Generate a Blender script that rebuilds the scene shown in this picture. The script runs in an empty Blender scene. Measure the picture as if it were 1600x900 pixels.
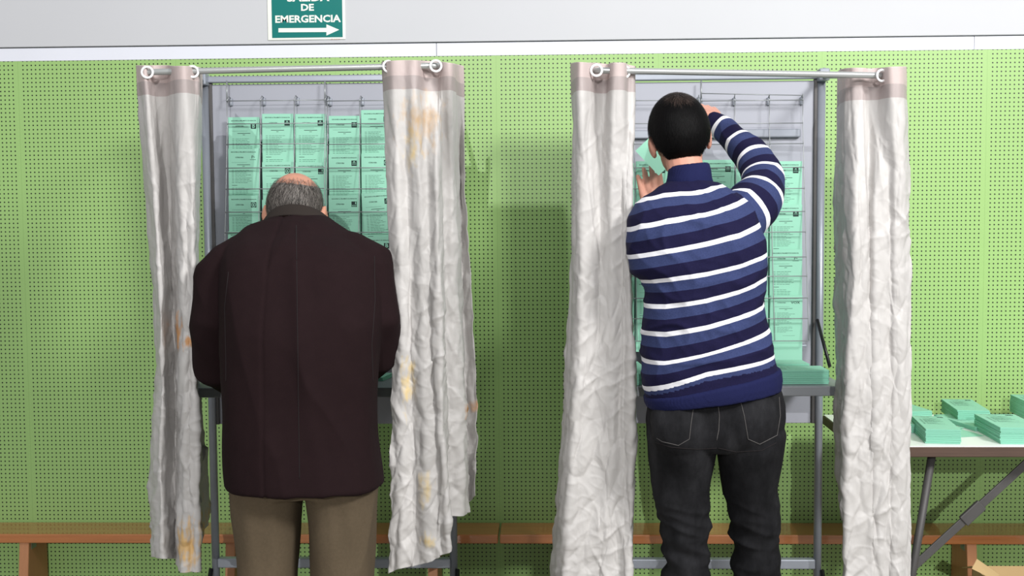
import bpy, bmesh, math, random
from mathutils import Vector, Matrix, noise
from mathutils.bvhtree import BVHTree
random.seed(7)
C = bpy.context.scene
COL = C.collection
F = 1740.0
CAM = Vector((0, 0, 1.5))
R = Matrix.Rotation(math.radians(1.79), 3, 'Z') @ Matrix.Rotation(math.radians(90-3.39), 3, 'X') @ Matrix.Rotation(math.radians(-0.43), 3, 'Z')

def ray(px, py):
    return (R @ Vector(((px-800)/F, -(py-450)/F, -1))).normalized()
def P(px, py, Y):
    d = ray(px, py)
    return CAM + d*(Y/d.y)
def proj(v):
    q = R.transposed() @ (Vector(v)-CAM)
    return 800+F*q.x/-q.z, 450-F*q.y/-q.z

# ------------------------------------------------------------------ materials
def lin(c):
    return tuple((x/255/12.92 if x/255 <= .04045 else ((x/255+.055)/1.055)**2.4) for x in c)+(1,)
class NT:
    def __init__(s, name):
        s.m = bpy.data.materials.new(name); s.m.use_nodes = True
        s.t = s.m.node_tree; s.b = s.t.nodes['Principled BSDF']
    def n(s, typ, **kw):
        o = s.t.nodes.new(typ)
        for k, v in kw.items():
            if k.startswith('i_'):
                o.inputs[k[2:]].default_value = v
            else: setattr(o, k, v)
        return o
    def l(s, a, b): s.t.links.new(a, b)
    def math(s, op, a, b=None, c=None):
        o = s.t.nodes.new('ShaderNodeMath'); o.operation = op
        for i, x in enumerate((a, b, c)):
            if x is None: continue
            if isinstance(x, (int, float)): o.inputs[i].default_value = x
            else: s.l(x, o.inputs[i])
        return o.outputs[0]
    def mix(s, fac, a, b):
        o = s.t.nodes.new('ShaderNodeMix'); o.data_type = 'RGBA'
        for sock, x in ((o.inputs[0], fac), (o.inputs[6], a), (o.inputs[7], b)):
            if isinstance(x, (int, float)): sock.default_value = x
            elif isinstance(x, tuple): sock.default_value = x
            else: s.l(x, sock)
        return o.outputs[2]
    def bump(s, h, strength=.3, dist=.002):
        o = s.n('ShaderNodeBump'); o.inputs['Strength'].default_value = strength; o.inputs['Distance'].default_value = dist
        s.l(h, o.inputs['Height']); s.l(o.outputs[0], s.b.inputs['Normal'])
    def noise(s, scale, vec=None, detail=4, rough=.5):
        o = s.n('ShaderNodeTexNoise'); o.inputs['Scale'].default_value = scale; o.inputs['Detail'].default_value = detail
        o.inputs['Roughness'].default_value = rough
        if vec is not None: s.l(vec, o.inputs['Vector'])
        return o.outputs['Fac']
    def obj(s, scale=(1, 1, 1)):
        t = s.n('ShaderNodeTexCoord'); mp = s.n('ShaderNodeMapping'); mp.inputs['Scale'].default_value = scale
        s.l(t.outputs['Object'], mp.inputs[0]); return mp.outputs[0]
    def xyz(s, vec=None):
        o = s.n('ShaderNodeSeparateXYZ'); s.l(vec if vec is not None else s.obj(), o.inputs[0]); return o.outputs
    def col(s, c):
        if isinstance(c, tuple): s.b.inputs['Base Color'].default_value = c
        else: s.l(c, s.b.inputs['Base Color'])
    def set(s, **k):
        for a, v in k.items(): s.b.inputs[a.replace('_', ' ')].default_value = v

def simple(name, c, rough=.5, metal=0, var=.12, nscale=8, bump=0, bscale=200, stretch=(1, 1, 1), spec=.5):
    n = NT(name); base = lin(c)
    f = n.noise(nscale, n.obj(stretch))
    dk = tuple(x*(1-var) for x in base[:3])+(1,); lt = tuple(min(1, x*(1+var)) for x in base[:3])+(1,)
    n.col(n.mix(f, dk, lt)); n.set(Roughness=rough, Metallic=metal); n.b.inputs['Specular IOR Level'].default_value = spec
    if bump: n.bump(n.noise(bscale, n.obj(stretch)), bump, .002)
    return n.m

M = {}
M['white_wall'] = simple('painted_white_wall', (198, 199, 203), .7, var=.03, nscale=2.5, bump=.08, bscale=60)
M['strip'] = simple('white_trim_strip', (226, 228, 238), .5, var=.03)
M['shadeline'] = simple('painted_shadow_line', (90, 95, 95), .8)
M['floor'] = simple('speckled_floor', (150, 145, 135), .4, var=.2, nscale=60)
M['steel'] = simple('grey_painted_steel', (150, 155, 165), .35, metal=.3, var=.1, nscale=20)
M['alu'] = simple('brushed_tube', (176, 179, 178), .3, metal=.4, var=.05)
M['wire'] = simple('wire_steel', (150, 154, 156), .35, metal=.4)
M['board'] = simple('grey_sheet_metal', (158, 160, 170), .5, metal=.1, var=.08, nscale=3)
M['desk'] = simple('grey_desk', (140, 143, 148), .45, metal=.1)
M['black'] = simple('black_metal', (22, 22, 24), .4)
M['eyelet'] = simple('white_eyelet', (238, 238, 240), .25)
M['skin'] = simple('skin', (205, 148, 128), .5, var=.1, nscale=25, bump=.15, bscale=160)
M['skin_old'] = simple('weathered_skin', (196, 140, 116), .5, var=.14, nscale=30, bump=.2, bscale=120)
M['hairblack'] = simple('black_hair', (7, 6, 7), .6, var=.3, nscale=90, bump=.6, bscale=260, stretch=(1, 1, .3), spec=.15)
M['hairgrey'] = simple('grey_hair', (92, 86, 82), .6, var=.4, nscale=60)
M['hairlight'] = simple('light_grey_hair', (142, 136, 130), .6, var=.3, nscale=60)
M['hairbrown'] = simple('brown_crown_hair', (62, 48, 42), .5)  # lighter brown strands of the crown tuft
M['coat'] = simple('dark_maroon_wool', (34, 22, 24), .9, var=.12, nscale=30, bump=.35, bscale=600, spec=.1)
M['collar'] = simple('charcoal_corduroy_collar', (48, 42, 39), .95, var=.15, bump=.4, bscale=500, spec=.2)
M['trouser'] = simple('brown_wool_trousers', (92, 80, 64), .95, var=.15, nscale=120, bump=.3, bscale=700, spec=.2)
M['knit'] = simple('navy_rib_knit', (24, 28, 68), .9, var=.15, bump=.3, bscale=300, spec=.2)
M['shoe'] = simple('dark_leather', (30, 24, 22), .4)
M['stitch'] = simple('faded_stitching', (84, 81, 80), .8)
M['seam'] = simple('dark_seam_thread', (22, 14, 16), .9)
M['legsteel'] = simple('dark_worn_metal', (84, 82, 82), .55, metal=.3, var=.3, nscale=12)
M['ink'] = simple('print_ink', (52, 92, 80), .8, var=.1)
M['inkdark'] = simple('dark_print_ink', (28, 46, 44), .8, var=.1)
M['greyblack'] = simple('grey_print', (96, 150, 132), .8, var=.1)
M['teal'] = simple('teal_sign_plate', (22, 118, 112), .12, var=.05)
M['signwhite'] = simple('sign_white', (232, 236, 226), .3, var=.02)
M['redink'] = simple('red_ink', (190, 110, 100), .6)
M['card'] = simple('brown_cardboard', (206, 176, 128), .85, var=.08)

def paper_mat(name, c, axis=2):
    n = NT(name); o = n.xyz()
    s = n.n('ShaderNodeCombineXYZ'); n.l(n.math('MULTIPLY', o[2], 900.0), s.inputs[2]); n.l(n.math('MULTIPLY', o[0], 3.0), s.inputs[0]); n.l(n.math('MULTIPLY', o[1], 3.0), s.inputs[1])
    f = n.noise(1.0, s.outputs[0], 3)
    b = lin(c); n.col(n.mix(f, tuple(x*.72 for x in b[:3])+(1,), tuple(min(1, x*1.12) for x in b[:3])+(1,)))
    n.set(Roughness=.8); return n.m
M['paper'] = simple('mint_paper', (150, 209, 184), .8, var=.04, nscale=9)
M['paperedge'] = paper_mat('mint_paper_edges', (136, 204, 178))

# pegboard: rows of drilled holes and plain margins where the 60 cm panels meet
SEAMX = P(775, 90, 4.17).x
def pegboard():
    n = NT('green_pegboard'); o = n.xyz()
    x = n.math('ADD', o[0], -SEAMX+60.0)
    pan = n.math('MODULO', x, 0.6)
    loc = n.math('SUBTRACT', pan, 0.0195)          # 36 columns, 16 mm apart
    inside = n.math('MULTIPLY', n.math('GREATER_THAN', loc, -0.008), n.math('LESS_THAN', loc, 0.568))
    hx = n.math('SUBTRACT', n.math('MODULO', n.math('ADD', loc, 0.168), 0.016), 0.008)
    hz = n.math('SUBTRACT', n.math('MODULO', n.math('ADD', o[2], 0.003), 0.016), 0.008)
    d = n.math('SQRT', n.math('ADD', n.math('MULTIPLY', hx, hx), n.math('MULTIPLY', hz, hz)))
    hole = n.math('MULTIPLY', n.math('LESS_THAN', d, 0.0029), inside)
    edge = n.math('LESS_THAN', n.math('MINIMUM', pan, n.math('SUBTRACT', .6, pan)), .0007)
    b = lin((152, 190, 115)); f = n.noise(1.3, n.obj())
    c = n.mix(f, tuple(v*.93 for v in b[:3])+(1,), tuple(v*1.07 for v in b[:3])+(1,))
    c = n.mix(n.math('MULTIPLY', edge, .35), c, lin((90, 130, 60)))
    c = n.mix(hole, c, lin((14, 26, 10)))
    n.col(c); n.set(Roughness=.45); n.bump(n.math('SUBTRACT', 1.0, hole), .4, .003)
    return n.m
M['peg'] = pegboard()

def wood(name, c, rough, stretch, var=.3, coat=0.):
    n = NT(name); f = n.noise(6, n.obj(stretch), 6, .6); b = lin(c)
    n.col(n.mix(f, tuple(v*(1-var) for v in b[:3])+(1,), tuple(min(1, v*(1+var)) for v in b[:3])+(1,)))
    n.set(Roughness=rough); n.b.inputs['Coat Weight'].default_value = coat; n.b.inputs['Coat Roughness'].default_value = .06
    n.bump(f, .15, .002); return n.m
M['bench'] = wood('varnished_orange_wood', (184, 116, 68), .35, (.6, 14, 14), .3, .8)
M['benchleg'] = wood('tan_wood_leg', (190, 132, 92), .5, (14, 14, 1), .12)
M['tableedge'] = wood('worn_dark_wood_edge', (84, 64, 54), .7, (.8, 20, 20), .45)
M['tabletop'] = simple('white_laminate', (242, 245, 243), .4, var=.03)
M['brass'] = simple('dull_bracket', (150, 150, 150), .4, metal=.7)

def cloth_mat(name, stains, ztop):
    n = NT(name); v = n.obj(); o = n.xyz(v)
    b = lin((194, 191, 189))
    f = n.noise(5, n.obj((3, 3, .8)), 5, .6)
    c = n.mix(f, tuple(x*.84 for x in b[:3])+(1,), tuple(min(1, x*1.08) for x in b[:3])+(1,))
    # warm pinkish header band and the double seam under it
    hd = n.math('GREATER_THAN', o[2], ztop-.082)
    c = n.mix(n.math('MULTIPLY', hd, .85), c, lin((190, 172, 169)))
    sm = n.math('MULTIPLY', n.math('GREATER_THAN', o[2], ztop-.082), n.math('LESS_THAN', o[2], ztop-.045))
    c = n.mix(n.math('MULTIPLY', sm, .5), c, lin((140, 134, 134)))
    for (p, rad, cc, k) in stains:
        dd = n.n('ShaderNodeVectorMath', operation='DISTANCE'); mp = n.n('ShaderNodeVectorMath', operation='MULTIPLY'); mp.inputs[1].default_value = (1, 0, rad[1])
        n.l(v, mp.inputs[0]); n.l(mp.outputs[0], dd.inputs[0]); dd.inputs[1].default_value = (p.x, 0, p.z*rad[1])
        nz = n.noise(28, n.obj((2.5, 1, 1)), 4)
        q = n.math('SUBTRACT', 1.0, n.math('DIVIDE', dd.outputs['Value'], rad[0]))
        q = n.math('MULTIPLY', n.math('MAXIMUM', n.math('ADD', q, n.math('MULTIPLY', n.math('SUBTRACT', nz, .64), 2.2)), 0.0), k*1.5)
        c = n.mix(n.math('MINIMUM', q, .8), c, lin(cc))
    n.col(c); n.set(Roughness=.55)
    n.bump(n.noise(90, n.obj((1, 1, .35)), 4, .6), .25, .003)
    return n.m

def stripe_mat():
    n = NT('navy_striped_knit')
    a = n.n('ShaderNodeAttribute', attribute_name='stripe')
    fr = n.math('FRACT', n.math('ADD', a.outputs['Fac'], 50.0))
    w = n.math('LESS_THAN', fr, .17)
    mid = n.math('LESS_THAN', fr, .56)
    big = n.math('LESS_THAN', a.outputs['Fac'], -0.02)
    nz = n.noise(260, n.obj(), 3)
    navy = n.mix(nz, lin((17, 15, 44)), lin((25, 23, 60)))
    blue = n.mix(nz, lin((42, 50, 86)), lin((60, 70, 112)))
    c = n.mix(mid, navy, blue); c = n.mix(w, c, lin((232, 232, 238))); c = n.mix(big, c, navy)
    n.col(c); n.set(Roughness=.9); n.b.inputs['Specular IOR Level'].default_value = .2
    n.bump(nz, .3, .0015); return n.m
M['stripe'] = stripe_mat()

def denim():
    n = NT('washed_black_denim')
    nz = n.noise(7, n.obj((1.6, 1, .8)), 5, .65); fine = n.noise(500, n.obj(), 2)
    c = n.mix(n.math('POWER', nz, 2.5), lin((7, 7, 9)), lin((74, 74, 78)))
    c = n.mix(n.math('MULTIPLY', fine, .35), c, lin((12, 12, 14)))
    n.col(c); n.set(Roughness=.9); n.b.inputs['Specular IOR Level'].default_value = .12; n.bump(fine, .3, .001); return n.m
M['denim'] = denim()

# ------------------------------------------------------------------ mesh helpers
def link(name, me, mat=None, parent=None, smooth=False, loc=None):
    o = bpy.data.objects.new(name, me); COL.objects.link(o)
    if mat is not None and not me.materials:
        for m_ in (mat if isinstance(mat, (list, tuple)) else [mat]): me.materials.append(m_)
    if parent is not None: o.parent = parent
    if loc is not None: o.location = loc
    if smooth: me.polygons.foreach_set('use_smooth', [True]*len(me.polygons))
    return o
def obj(name, bm, mat, parent=None, smooth=False, loc=None):
    me = bpy.data.meshes.new(name); bmesh.ops.recalc_face_normals(bm, faces=bm.faces); bm.to_mesh(me); bm.free()
    return link(name, me, mat, parent, smooth, loc)
def B(): return bmesh.new()
def tag(o, label, cat, group=None, kind=None):
    o['label'] = label; o['category'] = cat
    if group: o['group'] = group
    if kind: o['kind'] = kind
    return o
def thing(name, label, cat, loc=(0, 0, 0), group=None, rot=(0, 0, 0)):
    o = bpy.data.objects.new(name, None); COL.objects.link(o); o.location = loc; o.rotation_euler = rot
    o.empty_display_size = .1
    return tag(o, label, cat, group)
def struct(name, bm, m, parent=None):
    o = obj(name, bm, m, parent); o['kind'] = 'structure'; return o

def box(bm, lo, hi, bev=0, mat=0, mtx=None):
    r = bmesh.ops.create_cube(bm, size=1); vs = r['verts']
    lo = Vector(lo); hi = Vector(hi); c = (lo+hi)/2; s = hi-lo
    for v in vs: v.co = Vector((v.co.x*s.x, v.co.y*s.y, v.co.z*s.z))+c
    fs = {f for v in vs for f in v.link_faces}
    for f in fs: f.material_index = mat
    if bev:
        es = {e for f in fs for e in f.edges}
        rb = bmesh.ops.bevel(bm, geom=list(es), offset=bev, segments=2, affect='EDGES', profile=.5)
        vs = list({v for f in rb['faces'] for v in f.verts} | {v for v in vs if v.is_valid})
    if mtx is not None:
        for v in vs: v.co = mtx @ v.co
    return vs

def frame_of(d, ref=None):
    d = d.normalized(); ref = ref or (Vector((0, 0, 1)) if abs(d.z) < .9 else Vector((1, 0, 0)))
    a = d.cross(ref).normalized(); return a, a.cross(d).normalized()

def tube(bm, pts, rad, seg=10, round_caps=False, flat=1.0):
    pts = [Vector(p) for p in pts]
    if not isinstance(rad, (list, tuple)): rad = [rad]*len(pts)
    P_, R_ = list(pts), list(rad)
    if round_caps:
        d0 = (pts[0]-pts[1]).normalized(); d1 = (pts[-1]-pts[-2]).normalized()
        pre = [(pts[0]+d0*rad[0]*math.sin(a), rad[0]*math.cos(a)) for a in (1.45, 1.1, .6)]
        post = [(pts[-1]+d1*rad[-1]*math.sin(a), rad[-1]*math.cos(a)) for a in (.6, 1.1, 1.45)]
        P_ = [p for p, r in pre]+P_+[p for p, r in post]; R_ = [r for p, r in pre]+R_+[r for p, r in post]
    rings = []; a = None
    for i, p in enumerate(P_):
        d = (P_[min(i+1, len(P_)-1)]-P_[max(i-1, 0)]).normalized()
        if a is None: a, b = frame_of(d)
        else:
            a = (a-d*a.dot(d)).normalized(); b = a.cross(d).normalized()
        rings.append([bm.verts.new(p+(a*math.cos(t)+b*math.sin(t)*flat)*R_[i]) for t in [2*math.pi*k/seg for k in range(seg)]])
    for i in range(len(rings)-1):
        for k in range(seg):
            bm.faces.new((rings[i][k], rings[i][(k+1) % seg], rings[i+1][(k+1) % seg], rings[i+1][k]))
    bm.faces.new(rings[0]); bm.faces.new(list(reversed(rings[-1])))

def ellipsoid(bm, c, r, mtx=None, seg=20):
    q = bmesh.ops.create_uvsphere(bm, u_segments=seg, v_segments=seg*2//3, radius=1)
    m3 = mtx or Matrix.Identity(3)
    for v in q['verts']: v.co = Vector(c) + m3 @ Vector((v.co.x*r[0], v.co.y*r[1], v.co.z*r[2]))
    return q['verts']

def loft(bm, rings, seg=36, p=2.4):
    """rings: (left point, right point, depth radius, depth shift)"""
    out = []
    for (a, b, ry) in rings:
        c = (a+b)/2; h = (b-a)/2
        ring = []
        for k in range(seg):
            t = 2*math.pi*k/seg; ct, st = math.cos(t), math.sin(t)
            x = math.copysign(abs(ct)**(2/p), ct); y = math.copysign(abs(st)**(2/p), st)
            ring.append(bm.verts.new(c+h*x+Vector((0, ry*y, 0))))
        out.append(ring)
    for i in range(len(out)-1):
        for k in range(seg): bm.faces.new((out[i][k], out[i][(k+1) % seg], out[i+1][(k+1) % seg], out[i+1][k]))
    bm.faces.new(out[0]); bm.faces.new(list(reversed(out[-1])))

def rg(yl, L, yr, Rr, Y, ry):
    return (P(L, yl, Y), P(Rr, yr, Y), ry)
def rings(rows):
    """rows (py, L, R, Y, ry) -> smooth interpolated rings"""
    out = []
    n = len(rows)
    for i in range(n-1):
        p0, p1, p2, p3 = rows[max(i-1, 0)], rows[i], rows[i+1], rows[min(i+2, n-1)]
        for k in range(4):
            t = k/4
            q = [.5*((2*b)+(-a+c)*t+(2*a-5*b+4*c-d)*t*t+(-a+3*b-3*c+d)*t**3) for a, b, c, d in zip(p0, p1, p2, p3)]
            out.append(rg(q[0], q[1], q[0], q[2], q[3], q[4]))
    q = rows[-1]; out.append(rg(q[0], q[1], q[0], q[2], q[3], q[4]))
    return out

def remesh(bm, voxel, smooth_it=6):
    me = bpy.data.meshes.new('tmp'); bmesh.ops.recalc_face_normals(bm, faces=bm.faces); bm.to_mesh(me); bm.free()
    o = bpy.data.objects.new('tmp', me); COL.objects.link(o)
    m = o.modifiers.new('r', 'REMESH'); m.mode = 'VOXEL'; m.voxel_size = voxel
    if smooth_it:
        s = o.modifiers.new('s', 'SMOOTH'); s.factor = .5; s.iterations = smooth_it
    dg = bpy.context.evaluated_depsgraph_get(); dg.update()
    res = bpy.data.meshes.new_from_object(o.evaluated_get(dg))
    bpy.data.objects.remove(o); bpy.data.meshes.remove(me)
    res.materials.clear()
    return res

def displace(me, fn):
    nor = [v.normal.copy() for v in me.vertices]
    for v, n_ in zip(me.vertices, nor):
        v.co = v.co + n_*fn(v.co, n_)
    me.update()

def text_mesh(s, size, bold=.0, align='CENTER', ext=0.0):
    cu = bpy.data.curves.new('t', 'FONT'); cu.body = s; cu.size = size; cu.align_x = align; cu.align_y = 'CENTER'
    cu.offset = bold; cu.extrude = ext; cu.resolution_u = 2
    o = bpy.data.objects.new('t', cu); COL.objects.link(o)
    dg = bpy.context.evaluated_depsgraph_get(); dg.update()
    me = bpy.data.meshes.new_from_object(o.evaluated_get(dg))
    bpy.data.objects.remove(o); bpy.data.curves.remove(cu); return me
def add_text(bm, s, size, mtx, bold=0., mat=0, width=None, align='CENTER'):
    me = text_mesh(s, size, bold, align)
    xs = [v.co.x for v in me.vertices]
    if width and xs:
        k = width/(max(xs)-min(xs))
        for v in me.vertices: v.co.x *= k
    me.transform(mtx)
    n0 = len(bm.faces); bm.from_mesh(me); bm.faces.ensure_lookup_table()
    for f in bm.faces[n0:]: f.material_index = mat
    bpy.data.meshes.remove(me)

# ------------------------------------------------------------------ the setting
WY = 4.17
zg = P(800, 86, WY).z           # top of the pegboard
zs = P(800, 66, WY).z           # top of the strip
bm = B(); box(bm, (-4, WY, 0), (4, WY+.02, zg)); struct('wall_back', bm, M['peg'])
bm = B(); box(bm, (-4, WY+.02, 0), (4, WY+.12, 3.2)); struct('wall_behind', bm, M['white_wall'])
bm = B(); box(bm, (-4, WY-.012, zs+.003), (4, WY+.02, 3.2), .002); struct('wall_upper', bm, M['white_wall'])
j1, j2 = P(682, 75, WY).x, P(1522, 65, WY).x
xs = [-4, j1-2.02, j1, j2, 4]
for i in range(4):
    bm = B(); box(bm, (xs[i]+.001, WY-.002, zg-.001), (xs[i+1]-.001, WY+.02, zs), .001); struct('trim_%d' % (i+1), bm, M['strip'])
bm = B(); box(bm, (-4, WY+.0, zs), (4, WY+.02, zs+.003)); struct('trim_5', bm, M['shadeline'])  # dark strip standing in for the shadow line below the upper wall
bm = B(); box(bm, (-4, -3, -.05), (4, WY, 0)); struct('floor', bm, M['floor'])

# emergency exit sign
s0 = P(419, 63, WY-.014); s1 = P(540, 63, WY-.014)
sg = thing('emergency_exit_sign', 'teal and white emergency exit sign with a right-pointing arrow on white wall', 'sign', ((s0.x+s1.x)/2, WY-.013, s0.z))
w = (s1.x-s0.x)/2; K = 1/417.0
bm = B(); box(bm, (-w, -.003, 0), (w, 0, .42), .001); obj('backing_plate', bm, M['signwhite'], sg)
bm = B(); box(bm, (-w+.016, -.0042, .008), (w-.010, -.003, .405)); obj('sign_face', bm, M['teal'], sg)
RX = Matrix.Rotation(math.pi/2, 4, 'X')
def T(x, y, z): return Matrix.Translation((x, y, z))
for s, cx, cy, wd, hh in (('SALIDA', 481, -3, 66, 15), ('DE', 480, 12, 20, 14), ('EMERGENCIA', 480.5, 30, 102, 15)):
    q = P(cx, cy, WY-.018); bm = B()
    add_text(bm, s, hh*K*1.0, T(q.x-sg.location.x, -.0047, q.z-sg.location.z) @ RX, .0011, width=wd*K)
    obj('lettering', bm, M['signwhite'], sg)
bm = B(); pts = [(435, 44), (510, 43.5), (510, 38), (530, 46.5), (510, 55.5), (510, 50), (435, 50.5)]
vs = []
for x, y in pts:
    q = P(x, y, WY-.018); vs.append(bm.verts.new((q.x-sg.location.x, -.0047, q.z-sg.location.z)))
bm.faces.new(vs); obj('arrow', bm, M['signwhite'], sg)
q = P(524, 62, WY-.018); bm = B(); add_text(bm, 'REF. SE-320 SV', .0055, T(q.x-sg.location.x, -.0035, q.z-sg.location.z+.002) @ RX); obj('small_print', bm, M['redink'], sg)

# ------------------------------------------------------------------ benches
def bench(x0, x1, legx, label, nm):
    zt = P(800, 816, WY).z
    t = thing('bench', label, 'bench', ((x0+x1)/2, 4.08, 0)); L = t.location
    bm = B(); box(bm, (x0-L.x, 4.0-L.y, zt-.034), (x1-L.x, WY-.004-L.y, zt), .004); obj('seat', bm, M['bench'], t)
    for x in legx:
        bm = B(); r = bmesh.ops.create_cube(bm, size=1)
        for v in r['verts']:
            top = v.co.z > 0
            hw = .018
            y0, y1 = (4.012, WY-.01) if top else (3.97, WY-.006)
            v.co = Vector((x-L.x+(hw if v.co.x > 0 else -hw), (y1 if v.co.y > 0 else y0)-L.y, zt-.034 if top else 0))
        bmesh.ops.bevel(bm, geom=list(bm.edges), offset=.002, segments=1, affect='EDGES')
        lg = obj('leg', bm, M['benchleg'], t)
        s = 1 if x < 0.1 else -1
        bm = B()
        box(bm, (x-L.x+s*.018-.001, 4.03-L.y, zt-.066), (x-L.x+s*.018+.001, 4.07-L.y, zt-.034))
        box(bm, (x-L.x+(s*.018 if s > 0 else s*.018-.03), 4.03-L.y, zt-.036), (x-L.x+(s*.018+.03 if s > 0 else s*.018), 4.07-L.y, zt-.034))
        obj('bracket', bm, M['brass'], lg)
    return t
xm = P(779.5, 845, 4.0).x
bench(-2.35, xm-.003, [P(x, 870, 4.0).x for x in (36, 359, 676)], 'long varnished wooden bench along the wall behind the left booth', 'l')
bench(xm+.003, 2.2, [P(x, 870, 4.0).x for x in (884, 1202, 1520)], 'long varnished wooden bench along the wall behind the right booth', 'r')

# ------------------------------------------------------------------ ballots
EMB = ['letter B', 'three stars', 'circular', 'square', 'striped', 'vox']
def emblem(bm, kind, x, y, s):
    def rect(a, b, c, d, m=0, z=.0003):
        v = [bm.verts.new((x+a*s, y+b*s, z)), bm.verts.new((x+c*s, y+b*s, z)), bm.verts.new((x+c*s, y+d*s, z)), bm.verts.new((x+a*s, y+d*s, z))]
        f = bm.faces.new(v); f.material_index = m
    def disc(cx, cy, r, m, z):
        vs = [bm.verts.new((x+(cx+r*math.cos(t*math.pi/8))*s, y+(cy+r*math.sin(t*math.pi/8))*s, z)) for t in range(16)]
        f = bm.faces.new(vs); f.material_index = m
    if kind == 0:
        rect(0, 0, 1, 1); add_text(bm, 'B', s*1.05, T(x+.5*s, y+.5*s, .0006), .0004, 2)
    elif kind == 1:
        add_text(bm, 'P', s*.8, T(x+.35*s, y+.55*s, .0004), 0, 0); rect(.6, .5, .75, .65); rect(-.1, .05, 1, .12, 1)
    elif kind == 2:
        rect(0, 0, 1, 1); disc(.5, .5, .43, 2, .0005); disc(.5, .5, .33, 0, .0007); disc(.5, .5, .18, 2, .0009); rect(.45, .5, .85, .58, 0, .0011)
    elif kind == 3:
        rect(0, .35, 1, 1); rect(.7, .5, .85, .9, 2, .0005); rect(0, 0, 1, .3, 0); add_text(bm, 'PSOE', s*.34, T(x+.5*s, y+.15*s, .0005), 0, 2)
    elif kind == 4:
        rect(0, 0, 1, 1); rect(.2, .55, .8, .62, 2, .0005); rect(.12, .3, .88, .37, 2, .0005); rect(.35, .72, .65, .86, 2, .0005)
    elif kind == 5:
        add_text(bm, 'VOX', s*.75, T(x+.4*s, y+.5*s, .0004), .0002, 0)
PRINT = {}
def print_mesh(k):
    if k in PRINT: return PRINT[k]
    rnd = random.Random(k*13+1); bm = B(); W_, H_ = .105, .297
    add_text(bm, 'ELECCIONES AL PARLAMENTO DE ANDALUCIA', .0048, T(0, H_-.012, .0003), .0001, 0, width=.084)
    add_text(bm, 'C\u00d3RDOBA', .0062, T(-.014, H_-.030, .0003), .0001, 0, width=.028)
    emblem(bm, k, .024, H_-.039, .018)
    def ln(x0, x1, y, h=.0011, m=1):
        v = [bm.verts.new(p) for p in ((x0, y, .0003), (x1, y, .0003), (x1, y+h, .0003), (x0, y+h, .0003))]; bm.faces.new(v).material_index = m
    ln(-.040, .012, H_-.047, .0006)
    ln(-.022, .022, H_-.055, .0016, 0); ln(-.004, .004, H_-.060, .0014, 0)
    y = H_-.073; nl = rnd.randint(14, 19)
    for i in range(nl):
        ln(-.040, -.033, y); x = -.029; end = rnd.uniform(0, .03)
        while x < end:
            q = min(end, x+rnd.uniform(.006, .014)); ln(x, q, y); x = q+.0015
        y -= .0052
        if i == nl-6: ln(-.040, -.022, y-.004, .0013, 0); y -= .013
    ln(-.01, .03, y-.01, .0006)
    me = bpy.data.meshes.new('printed_text'); bm.to_mesh(me); bm.free()
    for m_ in ('inkdark', 'ink', 'paper'): me.materials.append(M[m_])
    PRINT[k] = me; return me
PILE = {}
def pile_mesh(t, curl=0):
    key = (round(t, 4), curl)
    if key in PILE: return PILE[key]
    bm = B(); W_, H_ = .105, .297
    nl = max(1, int(round(t/.006)))
    rnd = random.Random(int(t*1e4)+curl*31)
    for i in range(nl):
        dx, dy = (rnd.uniform(-.0014, .0014), rnd.uniform(-.0014, .0014)) if nl > 1 else (0, 0)
        z0, z1 = t*i/nl-t, t*(i+1)/nl-t
        r = bmesh.ops.create_grid(bm, x_segments=4, y_segments=12, size=.5)
        top = r['verts']
        for v in top: v.co = Vector((v.co.x*W_+dx, (v.co.y+.5)*H_+dy, z1-(.0003 if i < nl-1 else 0)))
        ed = [e for e in {e for v in top for e in v.link_edges} if len(e.link_faces) == 1]
        ex = bmesh.ops.extrude_edge_only(bm, edges=ed)
        nv = [g for g in ex['geom'] if isinstance(g, bmesh.types.BMVert)]
        for v in nv: v.co.z = z0+.0003
        for g in ex['geom']:
            if isinstance(g, bmesh.types.BMFace): g.material_index = 1
        be = [g for g in ex['geom'] if isinstance(g, bmesh.types.BMEdge)]
        be = [e for e in be if all(abs(v.co.z-z0-.0003) < 1e-6 for v in e.verts)]
        bmesh.ops.edgeloop_fill(bm, edges=be)
    me = bpy.data.meshes.new('ballot_pile'); bmesh.ops.recalc_face_normals(bm, faces=bm.faces); bm.to_mesh(me); bm.free()
    me.materials.append(M['paper']); me.materials.append(M['paperedge'])
    PILE[key] = me; return me
def ballots(name, loc, rot, t, k, label, group, printed=True):
    o = bpy.data.objects.new(name, pile_mesh(t)); COL.objects.link(o)
    o.location = loc; o.rotation_euler = rot; tag(o, label, 'ballots', group)
    if printed:
        pr = bpy.data.objects.new('printed_text', print_mesh(k)); COL.objects.link(pr); pr.parent = o
    return o

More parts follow.
